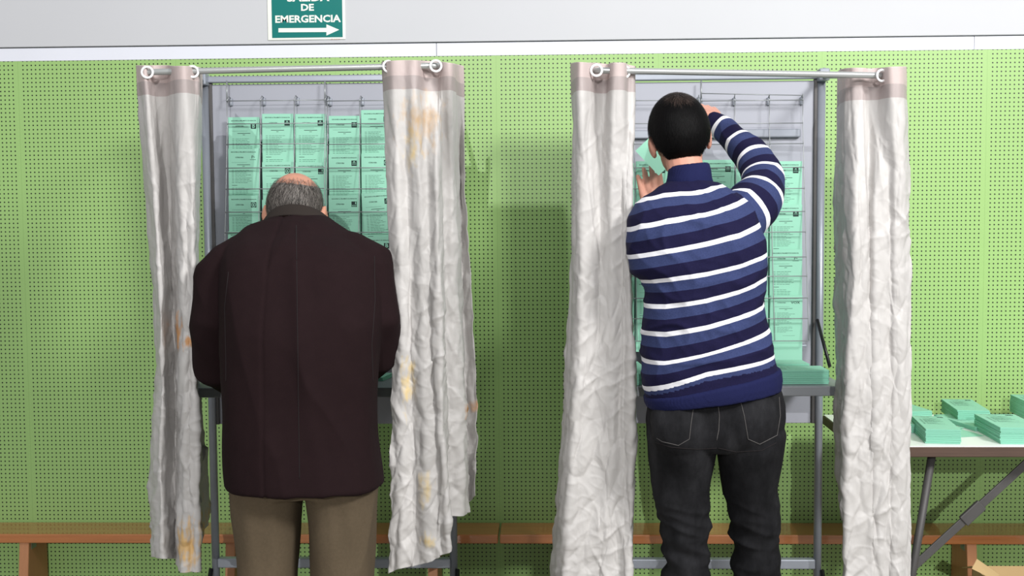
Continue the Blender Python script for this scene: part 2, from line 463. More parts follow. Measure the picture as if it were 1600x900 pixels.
# ------------------------------------------------------------------ booths
BY = 3.78       # plane of the booth back
def booth(pl, pr, side, zt_px):
    """pl, pr: X of the two posts"""
    cx = (pl+pr)/2
    lab = ['grey metal voting booth the elderly man in a coat bends over', 'grey metal voting booth the man in the striped sweater reaches into'][side == 'right']
    t = thing('voting_booth', lab, 'voting booth', (cx, BY, 0)); L = Vector(t.location)
    zt = P(zt_px[0], zt_px[1], BY).z
    for x in (pl, pr):
        bm = B(); tube(bm, [Vector((x, BY-.01, .03))-L, Vector((x, BY-.01, zt))-L], .0135, 16); obj('post', bm, M['steel'], t, True)
        s = -1 if x < cx else 1
        bm = B(); box(bm, Vector((x-.02, BY-.40, 0))-L, Vector((x+.02, BY+.06, .03))-L, .005)
        obj('foot', bm, M['steel'], t)
        bm = B(); tube(bm, [Vector((x+s*.014, BY-.02, P(1284, 888, BY).z))-L, Vector((x+s*.018, BY-.2, .03))-L], .008, 8); obj('brace', bm, M['black'], t, True)
    bm = B(); box(bm, Vector((pl, BY-.022, zt-.02))-L, Vector((pr, BY+.004, zt+.002))-L, .004); obj('top_rail', bm, M['steel'], t)
    z0, z1 = P(1150, 886, BY).z, P(1150, 871, BY).z
    bm = B(); box(bm, Vector((pl+.01, BY-.025, z0))-L, Vector((pr-.01, BY+.005, z1))-L, .004); obj('cross_bar', bm, M['steel'], t)
    zb = P(1100, 661, BY).z
    bm = B(); box(bm, Vector((pl+.022, BY-.004, zb))-L, Vector((pr-.022, BY+.008, zt-.024))-L, .002); obj('back_panel', bm, M['board'], t)
    for x in (pl+.018, pr-.018):
        bm = B(); box(bm, Vector((x-.006, BY-.012, zb))-L, Vector((x+.006, BY+.01, zt-.02))-L, .002); obj('panel_edge_trim', bm, M['legsteel'], t)
    zr = P(1100, 209, BY).z
    bm = B(); box(bm, Vector((pl+.10, BY-.024, zr-.016))-L, Vector((pr-.07, BY-.003, zr+.012))-L, .004); obj('support_rail', bm, M['steel'], t)
    bm = B(); box(bm, Vector((pl+.05, BY-.09, P(1100, 540, BY-.1).z-.008))-L, Vector((pr-.06, BY-.003, P(1100, 540, BY-.1).z))-L, .002); obj('ledge', bm, M['steel'], t)
    # desk
    zd = P(1100, 604, 3.32).z
    bm = B(); box(bm, Vector((cx-.37, 3.32, zd-.03))-L, Vector((cx+.37, BY-.03, zd))-L, .003); dk = obj('desk', bm, M['desk'], t)
    for x in (pl+.012, pr-.012):
        bm = B(); tube(bm, [Vector((x, BY-.03, zd+.16))-L, Vector((x+(.01 if x > cx else -.01), BY-.16, zd+.02))-L], .006, 8)
        obj('desk_bracket', bm, M['black'], t, True)
    return t, zt, zd

pL1 = P(325, 300, BY).x; pR1 = P(709, 860, BY).x
pR2 = P(1281, 300, BY).x; pL2 = pR2-(pR1-pL1)+.035
boothL, ztL, zdesk = booth(pL1, pR1, 'left', (450, 120))
boothR, ztR, _ = booth(pL2, pR2, 'right', (1150, 116))
RODY = 3.10
def rail(t, a, b, pl, pr, zt):
    L = Vector(t.location); A = P(a[0], a[1], RODY); Bq = P(b[0], b[1], RODY)
    pts = [Vector((pl, BY-.02, zt-.012))]
    dA = (pts[0]-A); dB = Vector((pr, BY-.02, zt-.012))-Bq
    pts.append(A+dA*.06)
    for k in range(1, 5): pts.append(A+dA*.06*(1-k/5)**2+(Bq-A)*.04*(k/5)**2)
    pts.append(A+(Bq-A)*.04)
    for k in range(1, 12): pts.append(A+(Bq-A)*(.04+.92*k/12))
    pts.append(Bq+(A-Bq)*.04)
    for k in range(1, 5): pts.append(Bq+dB*.06*(k/5)**2+(A-Bq)*.04*(1-k/5)**2)
    pts.append(Bq+dB*.06); pts.append(Vector((pr, BY-.02, zt-.012)))
    bm = B(); tube(bm, [p-L for p in pts], .0088, 14); r = obj('curtain_rail', bm, M['alu'], t, True)
    for x in (pl, pr):
        bm = B(); box(bm, Vector((x-.017, BY-.055, zt-.03))-L, Vector((x+.017, BY-.005, zt+.01))-L, .004)
        tube(bm, [Vector((x, BY-.045, zt+.012))-L, Vector((x, BY-.045, zt-.01))-L], .004, 8)
        obj('clamp', bm, M['steel'], t)
    return A, Bq
railL = rail(boothL, (221, 113), (688, 102.5), pL1, pR1, ztL)
railR = rail(boothR, (928, 110), (1381, 118), pL2, pR2, ztR)

# wire racks
def yz(n):  # depth of tier n
    return BY-.03-.022*n
def rack(xs_px, ys, label, anchor_px, yref):
    zs_ = []
    t = thing('wire_rack', label, 'wire rack', (P((xs_px[0]+xs_px[-1])/2, 300, BY).x, BY-.03, 1.0)); L = Vector(t.location)
    depth = lambda i: yz(max(0, (i-1)/2))-.020
    X = [P(x, yref, BY-.05).x for x in xs_px]
    Z = [P((xs_px[0]+xs_px[-1])/2, y, depth(i)).z for i, y in enumerate(ys)]
    for i, z in enumerate(Z):
        bm = B(); tube(bm, [Vector((X[0], depth(i), z))-L, Vector((X[-1], depth(i), z))-L], .0016, 8); obj('horizontal_wire', bm, M['wire'], t, True)
    for x in X:
        bm = B(); tube(bm, [Vector((x, depth(i)+.003, z))-L for i, z in enumerate(Z)], .0014, 8)
        tube(bm, [Vector((x, depth(0)+.003, Z[0]))-L, Vector((x+.002, BY-.03, Z[0]+.018))-L, Vector((x+.004, BY-.006, Z[0]+.012))-L], .0016, 8)
        obj('vertical_wire', bm, M['wire'], t, True)
        bm = B(); box(bm, Vector((x-.001, BY-.014, Z[0]-.012))-L, Vector((x+.009, BY-.003, Z[0]+.014))-L, .002); obj('hook', bm, M['steel'], t)
    xa = P(anchor_px, 150, BY-.03).x
    bm = B(); tube(bm, [Vector((xa, BY-.032, P(anchor_px, 126, BY-.03).z))-L, Vector((xa, BY-.034, Z[0]-.005))-L], .0026, 8); obj('hanger_rod', bm, M['wire'], t, True)
    return t
YS = [157, 193, 225, 262, 295, 331, 363, 402, 432, 466, 498, 533]
rack([356, 408, 461, 509], YS, 'thin wire ballot rack at the left of the left booth panel', 355, 250)
rack([512.5, 563, 615, 667], YS, 'thin wire ballot rack beside the stained curtain in the left booth', 508, 250)
rack([938, 991, 1043, 1092], YS, 'thin wire ballot rack behind the raised left hand in the right booth', 945, 250)
rackR = rack([1096, 1148, 1202, 1254], YS, 'thin wire ballot rack with empty top tier at the right of the right booth', 1095.5, 250)
L_ = Vector(rackR.location)
bm = B(); a = P(1096, 146, BY-.06); b = P(1252, 149, BY-.06)
tube(bm, [a-L_, b-L_], .0016, 8)
for x in (1096, 1148, 1202, 1254):
    p = P(x, 147, BY-.06); q = P(x, 157, BY-.03); tube(bm, [p-L_, q-L_], .0014, 8)
obj('top_lip', bm, M['wire'], rackR, True)

ordn = ['first', 'second', 'third', 'fourth', 'fifth', 'sixth']
def slot(px, top, tier, k, side, coln, rowname, th=.010, roll=0.):
    Y = yz(tier)
    p = P(px, top, Y-.006)
    lab = 'mint ballots, %s emblem, %s booth rack, %s column, %s from top' % (
        ['letter B', 'letter P', 'circular', 'half-dark square', 'dark square', 'three-letter'][k], side, coln, rowname)
    d = .297
    o = ballots('ballot_pile', (p.x+d*math.sin(roll), Y-.004, p.z-d*math.cos(roll)), (math.pi/2, -roll if roll else 0, 0), th, k, lab, 'ballots in the %s booth racks' % side)
    return o
colsL = [(380.5, [(183, 0), (232, 1), (306, 2), (362, 4)]), (433.5, [(178, 4), (253, 2), (312, 0)]), (485, [(178, 4), (254, 3), (318, 2)]),
         (537.5, [(181, 4), (241, 4), (305, 3), (372, 2)]), (588, [(172, 2), (240, 2), (301, 4), (370, 0)])]
for ci, (px, lst) in enumerate(colsL):
    for ri, (top, k) in enumerate(lst):
        slot(px+random.uniform(-.6, .6), top, ri, k, 'left', ordn[ci], ordn[ri], random.choice([.006, .010, .012]), (.06 if (ci, ri) == (4, 2) else random.uniform(-.008, .008)))
colsR = [(966, [(255, 2), (322, 4), (400, 1), (470, 3)]), (1019, [(252, 4), (325, 0), (392, 5), (440, 4)]), (1122, [(250, 4), (322, 3)]),
         (1175, [(252, 4), (320, 2), (389, 0), (462, 4)]), (1228, [(252, 4), (320, 4), (390, 1), (462, 5)])]
for ci, (px, lst) in enumerate(colsR):
    for ri, (top, k) in enumerate(lst):
        o = slot(px, top, ri+1, k, 'right', ordn[ci], ordn[ri], random.choice([.006, .010, .012]), random.uniform(-.006, .006))
        if ri == len(lst)-1 and top > 430: o.scale.y = .78; o.location.z += .297*.22

# ballots on the desks
def flat_ballots(fx, fy, z, h, rotz, k, label, group, X=None):
    """front-left corner at pixel (fx,fy) on height z"""
    d = ray(fx, fy); p = CAM+d*((z-CAM.z)/d.z)
    o = ballots('ballot_stack', (0, 0, 0), (0, 0, rotz), h, k, label, group)
    c = Matrix.Rotation(rotz, 3, 'Z') @ Vector((-.0525, 0, 0))
    o.location = (p.x-c.x, p.y-c.y, z+h+.0005); o.scale.y = .82
    return o
GD = 'ballot stacks lying on the right booth desk'
zD = zdesk
def desk_stack(x1, y0, h, k, label, rot=math.pi/2, z=None):
    o = ballots('ballot_stack', (x1, y0, (z or zD)+h+.0005), (0, 0, rot), h, k, label, GD); return o
xr = P(1295, 600, 3.36).x
desk_stack(xr, 3.36+.0525, .042, 4, 'thick mint ballot stack lying crosswise at the front right of the booth desk')
desk_stack(xr-.03, 3.36+.18, .045, 1, 'mint ballot stack lying crosswise on the booth desk, behind the thick one', math.radians(91.5))
xl = P(1006, 600, 3.4).x
desk_stack(P(1004, 600, 3.42).x-.03, 3.345, .035, 2, 'mint ballots on the right booth desk glimpsed between white curtain and striped sweater', math.radians(4))
o = ballots('ballot_stack', (P(600, 588, 3.42).x, 3.50, zD+.0125), (0, 0, math.radians(80)), .012, 2, 'mint ballots on the left booth desk beside the elderly man\'s right elbow', 'ballots on the left desk')

# ------------------------------------------------------------------ table on the right
zt = .80
tb = thing('folding_table', 'folding table with white top and worn dark wooden edge by the wall', 'table', (1.7, 3.75, 0)); L = Vector(tb.location)
def on(px, py, z):
    d = ray(px, py); return CAM+d*((z-CAM.z)/d.z)
bl = on(1287, 648, zt); fl = on(1352, 697, zt); fr = on(1700, 697, zt); fr = fl+(fr-fl).normalized()*1.5
bl.y = min(bl.y, 4.15); br = Vector((fr.x+.0, bl.y, zt)); br = bl+(fr-fl)*1.04; br.y = bl.y
def slab(bm, pts, z0, z1):
    a = [bm.verts.new(Vector((p.x, p.y, z0))-L) for p in pts]; b = [bm.verts.new(Vector((p.x, p.y, z1))-L) for p in pts]
    bm.faces.new(list(reversed(a))); bm.faces.new(b)
    for i in range(4): bm.faces.new((a[i], a[(i+1) % 4], b[(i+1) % 4], b[i]))
bm = B(); slab(bm, [fl, fr, br, bl], zt-.003, zt); obj('tabletop', bm, M['tabletop'], tb)
bm = B(); slab(bm, [fl+Vector((-.004, -.004, 0)), fr+Vector((.004, -.004, 0)), br, bl+Vector((-.004, 0, 0))], zt-.034, zt-.003)
bmesh.ops.bevel(bm, geom=list(bm.edges), offset=.002, segments=1, affect='EDGES'); obj('wooden_edge', bm, M['tableedge'], tb)
for dy in (0, .5):
    for s in (0, 1):
        q0 = P(1456, 712, fl.y+.06); q1 = P(1424, 905, fl.y+.06); q1 = q0+(q1-q0)*((q0.z-.0)/(q0.z-q1.z))
        off = Vector((0, dy, 0))
        if s: mx = (fl.x+fr.x); q0 = Vector((mx-q0.x+.1, q0.y, q0.z)); q1 = Vector((mx-q1.x+.1, q1.y, q1.z))
        bm = B(); tube(bm, [q0+off-L, q1+off-L], .0125, 12); obj('leg', bm, M['legsteel'], tb, True)
q0 = P(1428, 885, fl.y+.10); q1 = P(1612, 716, fl.y+.10)
q1 = q0+(q1-q0)*((zt-.034-q0.z)/(q1.z-q0.z))
bm = B(); d = q1-q0; ang = math.atan2(d.z, d.x)
mt = Matrix.Translation((q0+q1)/2-L) @ Matrix.Rotation(-ang, 4, 'Y')
box(bm, (-d.length/2, -.004, -.013), (d.length/2, .004, .013), .002, 0, mt)
box(bm, (-.06, -.009, -.019), (.02, .006, .019), .003, 0, mt)
obj('brace', bm, M['legsteel'], tb)
bm = B(); q0 = P(1428, 885, fl.y+.10); tube(bm, [q0-L, q0+Vector((0, .46, 0))-L], .009, 8); obj('stretcher', bm, M['legsteel'], tb, True)

GT = 'ballot stacks on the folding table'
flat_ballots(1446, 693, zt, .045, math.radians(-8), 2, 'mint ballot stack with ruffled top at the front of the table, nearest the curtain', GT)
flat_ballots(1496, 662, zt, .046, math.radians(-7), 4, 'mint ballot stack at the back of the table, in the middle', GT)
o = flat_ballots(1568, 694, zt, .052, math.radians(-3), 2, 'mint ballot stack at the front of the table, beside the right frame edge', GT); o.scale.x = 1.2
flat_ballots(1616, 662, zt, .062, math.radians(-4), 4, 'tall mint ballot stack at the back of the table, cut by the right frame edge', GT)
flat_ballots(1523, 674, zt, .014, math.radians(12), 5, 'short mint ballot stack tucked between the larger stacks on the table', GT)
flat_ballots(1388, 676, zt, .028, math.radians(-6), 4, 'low mint ballot pile beside the white curtain on the table front', GT)
flat_ballots(1412, 657, zt, .030, math.radians(10), 3, 'slanted mint ballot pile at the back of the table next to the curtain', GT)
for (x, y, r, lb, h) in ((1492, 684, 14, 'loose mint ballot sheet lying flat between the two front stacks on the table', .001),
                      (1480, 675, 40, 'loose mint ballot sheet lying askew behind the front left stack on the table', .0022)):
    o = flat_ballots(x, y, zt+(0 if h < .002 else .0016), h*.9, math.radians(r), 1, lb, GT)
    o.name = 'ballot_sheet'

# cardboard box under the table
qb = P(1545, 900, 3.72)
bx = thing('cardboard_box', 'open brown cardboard box with a raised flap, under the table at bottom right', 'box', (qb.x+.14, 3.72, 0)); L = Vector(bx.location)
hz = qb.z-.005
bm = B()
for lo, hi in (((-.15, -.12, 0), (.15, -.117, hz)), ((-.15, .117, 0), (.15, .12, hz)), ((-.15, -.12, 0), (-.147, .12, hz)), ((.147, -.12, 0), (.15, .12, hz)), ((-.15, -.12, 0), (.15, .12, .003))):
    box(bm, lo, hi)
obj('box_body', bm, M['card'], bx)
for pts in ([P(1546, 902, 3.66), P(1519, 889, 3.62), P(1527, 874, 3.68), P(1563, 899, 3.72)],):
    bm = B(); a = [bm.verts.new(p-L) for p in pts]; b_ = [bm.verts.new(p-L+Vector((0, .003, .001))) for p in pts]
    bm.faces.new(a); bm.faces.new(list(reversed(b_)))
    for i in range(4): bm.faces.new((a[i], b_[i], b_[(i+1) % 4], a[(i+1) % 4]))
    obj('flap', bm, M['card'], bx)
bm = B(); box(bm, (-.15, 0, -.0015), (.15, .10, .0015), 0, 0, Matrix.Translation((0, .12, hz)) @ Matrix.Rotation(math.radians(-20), 4, 'X')); obj('flap', bm, M['card'], bx)

# ------------------------------------------------------------------ curtains
def interp(tab, y):
    if y <= tab[0][0]: return tab[0][1]
    for (a, b), (c, d) in zip(tab, tab[1:]):
        if y <= c:
            t = (y-a)/(c-a); return b+(d-b)*t
    (a, b), (c, d) = tab[-2], tab[-1]
    return d+(d-b)/(c-a)*(y-c)*.5
def cr(p0, p1, p2, p3, t):
    return .5*((2*p1)+(-p0+p2)*t+(2*p0-5*p1+4*p2-p3)*t*t+(-p0+3*p1-3*p2+p3)*t**3)
def curtain(tracks, label, stains, eyes, seed, rows=600, amp=1.0, flat=.35):
    top = P(tracks[1][0][0][1], tracks[1][0][0][0], 3.1)
    origin = Vector((top.x, RODY, top.z))
    W = []
    for v in range(rows+1):
        t = v/rows; row = []
        for tab, Y0, Y1, bot in tracks:
            py = tab[0][0]+(bot-tab[0][0])*t
            e = min(1, t*3.5); e = e*e*(3-2*e); Y1 = 3.085+(Y1-3.085)*.5 if Y1 < 3.155 else Y1
            row.append(P(interp(tab, py), py, Y0+(Y1-Y0)*e))
        g_ = max(0, min(1, (t-.12)/.45))*flat
        row = [p if tr_[2] >= 3.155 else p+Vector((0, (3.085-p.y)*g_, 0)) for p, tr_ in zip(row, tracks)]
        # smooth
        W.append(row)
    # smooth tracks vertically
    for _ in range(12):
        for v in range(1, rows):
            for k in range(len(tracks)): W[v][k] = W[v][k]*.5+(W[v-1][k]+W[v+1][k])*.25
    sub = 12; cols = (len(tracks)-1)*sub+1
    bm = B(); G = []
    for v in range(rows+1):
        r = W[v]; line = []
        for c in range(cols):
            i = min(c//sub, len(tracks)-2); t = (c-i*sub)/sub
            line.append(cr(r[max(i-1, 0)], r[i], r[i+1], r[min(i+2, len(r)-1)], t))
        G.append(line)
    arc = [0.0]
    mid = G[rows//2]
    for c in range(1, cols): arc.append(arc[-1]+(mid[c]-mid[c-1]).length)
    out = []
    for v in range(rows+1):
        line = []
        for c in range(cols):
            p = G[v][c]
            dx = G[v][min(c+1, cols-1)]-G[v][max(c-1, 0)]
            n_ = dx.cross(Vector((0, 0, 1))).normalized()
            if n_.y > 0 and abs(n_.y) > .2: n_ = -n_
            z = p.z; t = v/rows; a = arc[c]+seed*1.7
            rdg = lambda q: (1-min(1, abs(noise.noise(q))*2.6))**2.2
            w1 = a+.035*noise.noise(Vector((a*4, z*3, seed)))
            k1 = noise.noise(Vector((w1*9, z*1.1, seed*3)))
            r1 = rdg(Vector((w1*11, z*1.8, 1.3+seed)))
            r2 = rdg(Vector((w1*15+z*3.5, z*5.5+a*3, seed+7)))
            r3 = rdg(Vector((w1*13-z*8, z*12-a*5, seed+17)))
            r4 = rdg(Vector((a*30+z*10, z*26, seed+37)))
            m1 = max(0, min(1, .5+1.6*noise.noise(Vector((a*5, z*3.2, seed+51)))))
            m2 = max(0, min(1, .4+1.6*noise.noise(Vector((a*6, z*4.2, seed+71)))))
            cr_ = .2+.8*min(1, t*1.3)
            f = min(1, t*9)
            def crease(sx, sz, sd_, wdt):
                q = Vector((w1*sx+z*sd_, z*sz, seed+3.3))
                q += noise.noise_vector(q*.8)*.35
                d_, _p = noise.voronoi(q); return min(d_[1]-d_[0], wdt)/wdt
            c1 = crease(13, 3.0, 1.5, .30); c2 = crease(26, 7.5, -4, .35); c3 = crease(46, 17, 6, .4)
            tilt = noise.noise(Vector((w1*16+z*2, z*7, seed+9)))
            dsp = amp*(.0040*c1+.0052*c2*cr_+.0022*c3*cr_*m1+.002*tilt*cr_+.007*k1+.0050*r1+.0072*r2*cr_*m1+.0060*r3*cr_*m2+.0012*r4*cr_)*(.12+.88*f)
            line.append(bm.verts.new(p+n_*(dsp-.004*f)-origin))
        out.append(line)
    for v in range(rows):
        for c in range(cols-1):
            bm.faces.new((out[v][c], out[v+1][c], out[v+1][c+1], out[v][c+1]))
    st = [((p-origin), r, cc, k) for (p, r, cc, k) in stains]
    o = obj('curtain', bm, cloth_mat('grey_white_curtain_fabric', st, 0.0), None, True, origin)
    tag(o, label, 'curtain', None)
    sd = o.modifiers.new('thick', 'SOLIDIFY'); sd.thickness = .0012
    for (x, y, Y, ax) in eyes:
        bm = B(); c = P(x, y, Y)-origin
        n = 24; m_ = 8
        ring = []
        for i in range(n):
            a = 2*math.pi*i/n; rr = []
            for j in range(m_):
                b = 2*math.pi*j/m_; rad = .0150+.0034*math.cos(b)
                v = Vector((rad*math.cos(a), .0025*math.sin(b), rad*math.sin(a)))
                v = Matrix.Rotation(ax, 3, 'Z') @ v
                rr.append(bm.verts.new(c+v))
            ring.append(rr)
        for i in range(n):
            for j in range(m_): bm.faces.new((ring[i][j], ring[(i+1) % n][j], ring[(i+1) % n][(j+1) % m_], ring[i][(j+1) % m_]))
        obj('eyelet', bm, M['eyelet'], o, True)
    return o
OR = (206, 140, 60); YE = (216, 190, 130)
S = lambda x, y: P(x, y, 3.1)
trA = [([(102, 213), (250, 222), (450, 240), (560, 247), (620, 243), (720, 236), (870, 240)], 3.12, 3.22, 868),
       ([(102, 226), (250, 238), (450, 252), (620, 256), (720, 252), (870, 256)], 3.09, 3.15, 871),
       ([(102, 240), (250, 250), (450, 262), (620, 264), (870, 270)], 3.135, 3.19, 873),
       ([(102, 262), (250, 268), (450, 276), (620, 278), (870, 281)], 3.13, 3.20, 875),
       ([(103, 272), (250, 278), (450, 284), (620, 286), (890, 285)], 3.075, 3.09, 892),
       ([(103, 288), (250, 291), (450, 294), (600, 297), (890, 299)], 3.06, 3.07, 893),
       ([(104, 302), (250, 303), (450, 304), (560, 303), (700, 311), (890, 311)], 3.10, 3.08, 892),
       ([(106, 313), (250, 307), (450, 305), (560, 305), (700, 309), (890, 309)], 3.14, 3.18, 875),
       ([(114, 316), (300, 313), (600, 313), (700, 321), (798, 324)], 3.40, 3.42, 800)]
curtain(trA, 'creased grey curtain left of the elderly man, rust stained, leftmost of the four', [(S(272, 518), (.045, .6), OR, 1), (S(295, 532), (.03, 1.), OR, 1), (S(297, 850), (.06, .5), (216, 170, 90), .9)],
        [(230, 113, 3.088, .1), (301, 112, 3.086, .5)], 1.7)
trB = [([(97, 597), (250, 605), (450, 612), (600, 615), (800, 616), (890, 612)], 3.13, 3.12, 894),
       ([(95, 611), (250, 619), (450, 627), (600, 629), (890, 626)], 3.07, 3.06, 888),
       ([(94, 632), (250, 636), (600, 646), (880, 646)], 3.07, 3.10, 883),
       ([(94, 650), (250, 653), (600, 661), (870, 666)], 3.065, 3.05, 880),
       ([(95, 664), (250, 667), (600, 677), (870, 688)], 3.12, 3.08, 868),
       ([(96, 684), (250, 684), (370, 687), (600, 690), (860, 703)], 3.13, 3.07, 858),
       ([(97, 694), (250, 690), (370, 691), (600, 692), (807, 694)], 3.09, 3.22, 809),
       ([(99, 707), (370, 713), (600, 720), (807, 724)], 3.10, 3.26, 805),
       ([(101, 715), (370, 718), (600, 724), (700, 727), (800, 728)], 3.22, 3.42, 790),
       ([(103, 724), (200, 726), (370, 733), (500, 740), (650, 748), (770, 748)], 3.26, 3.40, 773)]
curtain(trB, 'creased off-white curtain right of the elderly man, with orange stains below its header', [(S(658, 190), (.085, .7), (200, 164, 118), .55), (S(645, 230), (.04, .4), YE, .5), (S(640, 600), (.03, .25), YE, .8), (S(665, 760), (.035, .5), YE, .6), (S(672, 840), (.03, .8), YE, .8), (S(728, 660), (.03, .8), OR, .9)],
        [(607, 104, 3.09, .5), (681, 103, 3.088, .1)], 4.2)
trC = [([(99, 892), (250, 893), (450, 893), (600, 885), (700, 878), (820, 868), (900, 863)], 3.20, 3.20, 938),
       ([(97, 903), (250, 903), (450, 903), (600, 899), (820, 884), (900, 878)], 3.07, 3.09, 940),
       ([(98, 922), (250, 922), (450, 922), (600, 914), (900, 897)], 3.09, 3.07, 942),
       ([(98, 930), (250, 934), (450, 935), (900, 917)], 3.135, 3.13, 940),
       ([(100, 950), (250, 944), (450, 942), (900, 935)], 3.14, 3.12, 938),
       ([(98, 957), (250, 955), (450, 956), (900, 950)], 3.065, 3.06, 938),
       ([(98, 974), (250, 971), (450, 971), (900, 965)], 3.065, 3.08, 937),
       ([(101, 981), (250, 979), (450, 976), (900, 975)], 3.11, 3.06, 936),
       ([(104, 992), (300, 989), (430, 984), (600, 991), (700, 990), (900, 986)], 3.13, 3.10, 935),
       ([(108, 984), (300, 980), (430, 975), (600, 980), (900, 976)], 3.28, 3.28, 880)]
curtain(trC, 'crumpled white curtain beside the left arm of the man in the striped sweater', [], [(932, 110, 3.085, .1), (977, 112, 3.09, .6)], 8.9, amp=1.0, flat=.7)
trD = [([(112, 1309), (300, 1303), (450, 1305), (600, 1309), (740, 1309), (800, 1318)], 3.34, 3.32, 806),
       ([(108, 1316), (300, 1316), (450, 1318), (600, 1316), (800, 1321)], 3.20, 3.20, 840),
       ([(106, 1330), (300, 1333), (450, 1330), (600, 1322), (900, 1320)], 3.14, 3.07, 938),
       ([(106, 1346), (300, 1350), (600, 1343), (900, 1340)], 3.13, 3.06, 940),
       ([(107, 1358), (300, 1357), (600, 1358), (900, 1360)], 3.14, 3.12, 940),
       ([(106, 1374), (300, 1368), (600, 1370), (900, 1374)], 3.13, 3.07, 942),
       ([(105, 1386), (300, 1388), (600, 1388), (900, 1388)], 3.075, 3.10, 940),
       ([(104, 1398), (300, 1400), (900, 1400)], 3.065, 3.06, 940),
       ([(104, 1409), (300, 1410), (900, 1411)], 3.08, 3.07, 938),
       ([(104, 1415), (300, 1417), (500, 1418), (700, 1416), (900, 1418)], 3.14, 3.15, 935)]
curtain(trD, 'crumpled white curtain in front of the folding table, rightmost of the four', [], [(1378, 118, 3.09, .3)], 13.3, amp=1.05, flat=.75)

# ------------------------------------------------------------------ people
def hand(bm, wrist, d, n_, thumb_side, curl=.25, spread=.12, size=1.0):
    """d finger direction, n_ back of the hand, thumb_side +1/-1 along d x n_"""
    d = d.normalized(); n_ = (n_-d*n_.dot(d)).normalized(); s = d.cross(n_).normalized()*thumb_side
    k = size
    offs = [(.030, .088, .072), (.010, .092, .080), (-.010, .088, .074), (-.029, .080, .058)]
    for i, (o, l0, fl_) in enumerate(offs):
        a = spread*(1.2-i*.8)
        dd = (d*math.cos(a)+s*math.sin(a)).normalized()
        p0 = wrist+s*o*.55*k; p1 = wrist+d*l0*k+s*o*k
        tube(bm, [p0, (p0+p1)/2+n_*.003, p1], [.0135*k, .0125*k, .0105*k], 10, True)
        pts = [p1]; ang = curl*.6; ln_ = [.46, .30, .24]
        for j in range(3):
            ang += curl*(.5+.25*j)
            v = dd*math.cos(ang)-n_*math.sin(ang); pts.append(pts[-1]+v*fl_*ln_[j]*k)
        tube(bm, pts, [.0098*k, .0088*k, .0080*k, .0068*k], 10, True)
    tube(bm, [wrist-d*.02, wrist+d*.03, wrist+d*.075], [.022*k, .020*k, .018*k], 12, True, .55)
    t0 = wrist+d*.018*k+s*.020*k; t1 = t0+(d*.6+s*.62-n_*.3).normalized()*.042*k
    t2 = t1+(d*.85+s*.35-n_*.35).normalized()*.032*k; t3 = t2+(d*.97+s*.05-n_*.4).normalized()*.024*k
    tube(bm, [t0, t1, t2, t3], [.015*k, .0125*k, .0105*k, .0082*k], 10, True)

def head(bm, c, rot, sx=1., old=False):
    def e(p, r, m=None): ellipsoid(bm, c+rot @ Vector(p)*sx, tuple(x*sx for x in r), rot @ (m or Matrix.Identity(3)))
    e((0, -.008, .018), (.074, .092, .090)); e((0, .018, -.045), (.060, .068, .070)); e((0, .052, -.088), (.030, .028, .024))
    e((0, .070, .020), (.052, .022, .030))
    for s in (-1, 1):
        e((s*.030, .075, .016), (.018, .014, .012))        # brow
        e((s*.031, .079, -.002), (.0125, .0115, .0115))    # eyeball and lids
        e((s*.040, .062, -.030), (.020, .022, .022))       # cheek
        m = Matrix.Rotation(s*math.radians(-28), 3, 'Z')
        e((s*.080, -.002, -.012), (.006, .019, .031), m)   # ear
        e((s*.083, -.010, -.004), (.005, .008, .026), m)
        e((s*.077, .004, -.036), (.006, .009, .011), m)
    e((0, .092, -.020), (.010, .016, .022)); e((0, .100, -.030), (.014, .013, .010))
    e((0, .086, -.055), (.022, .011, .005)); e((0, .085, -.063), (.019, .011, .006))

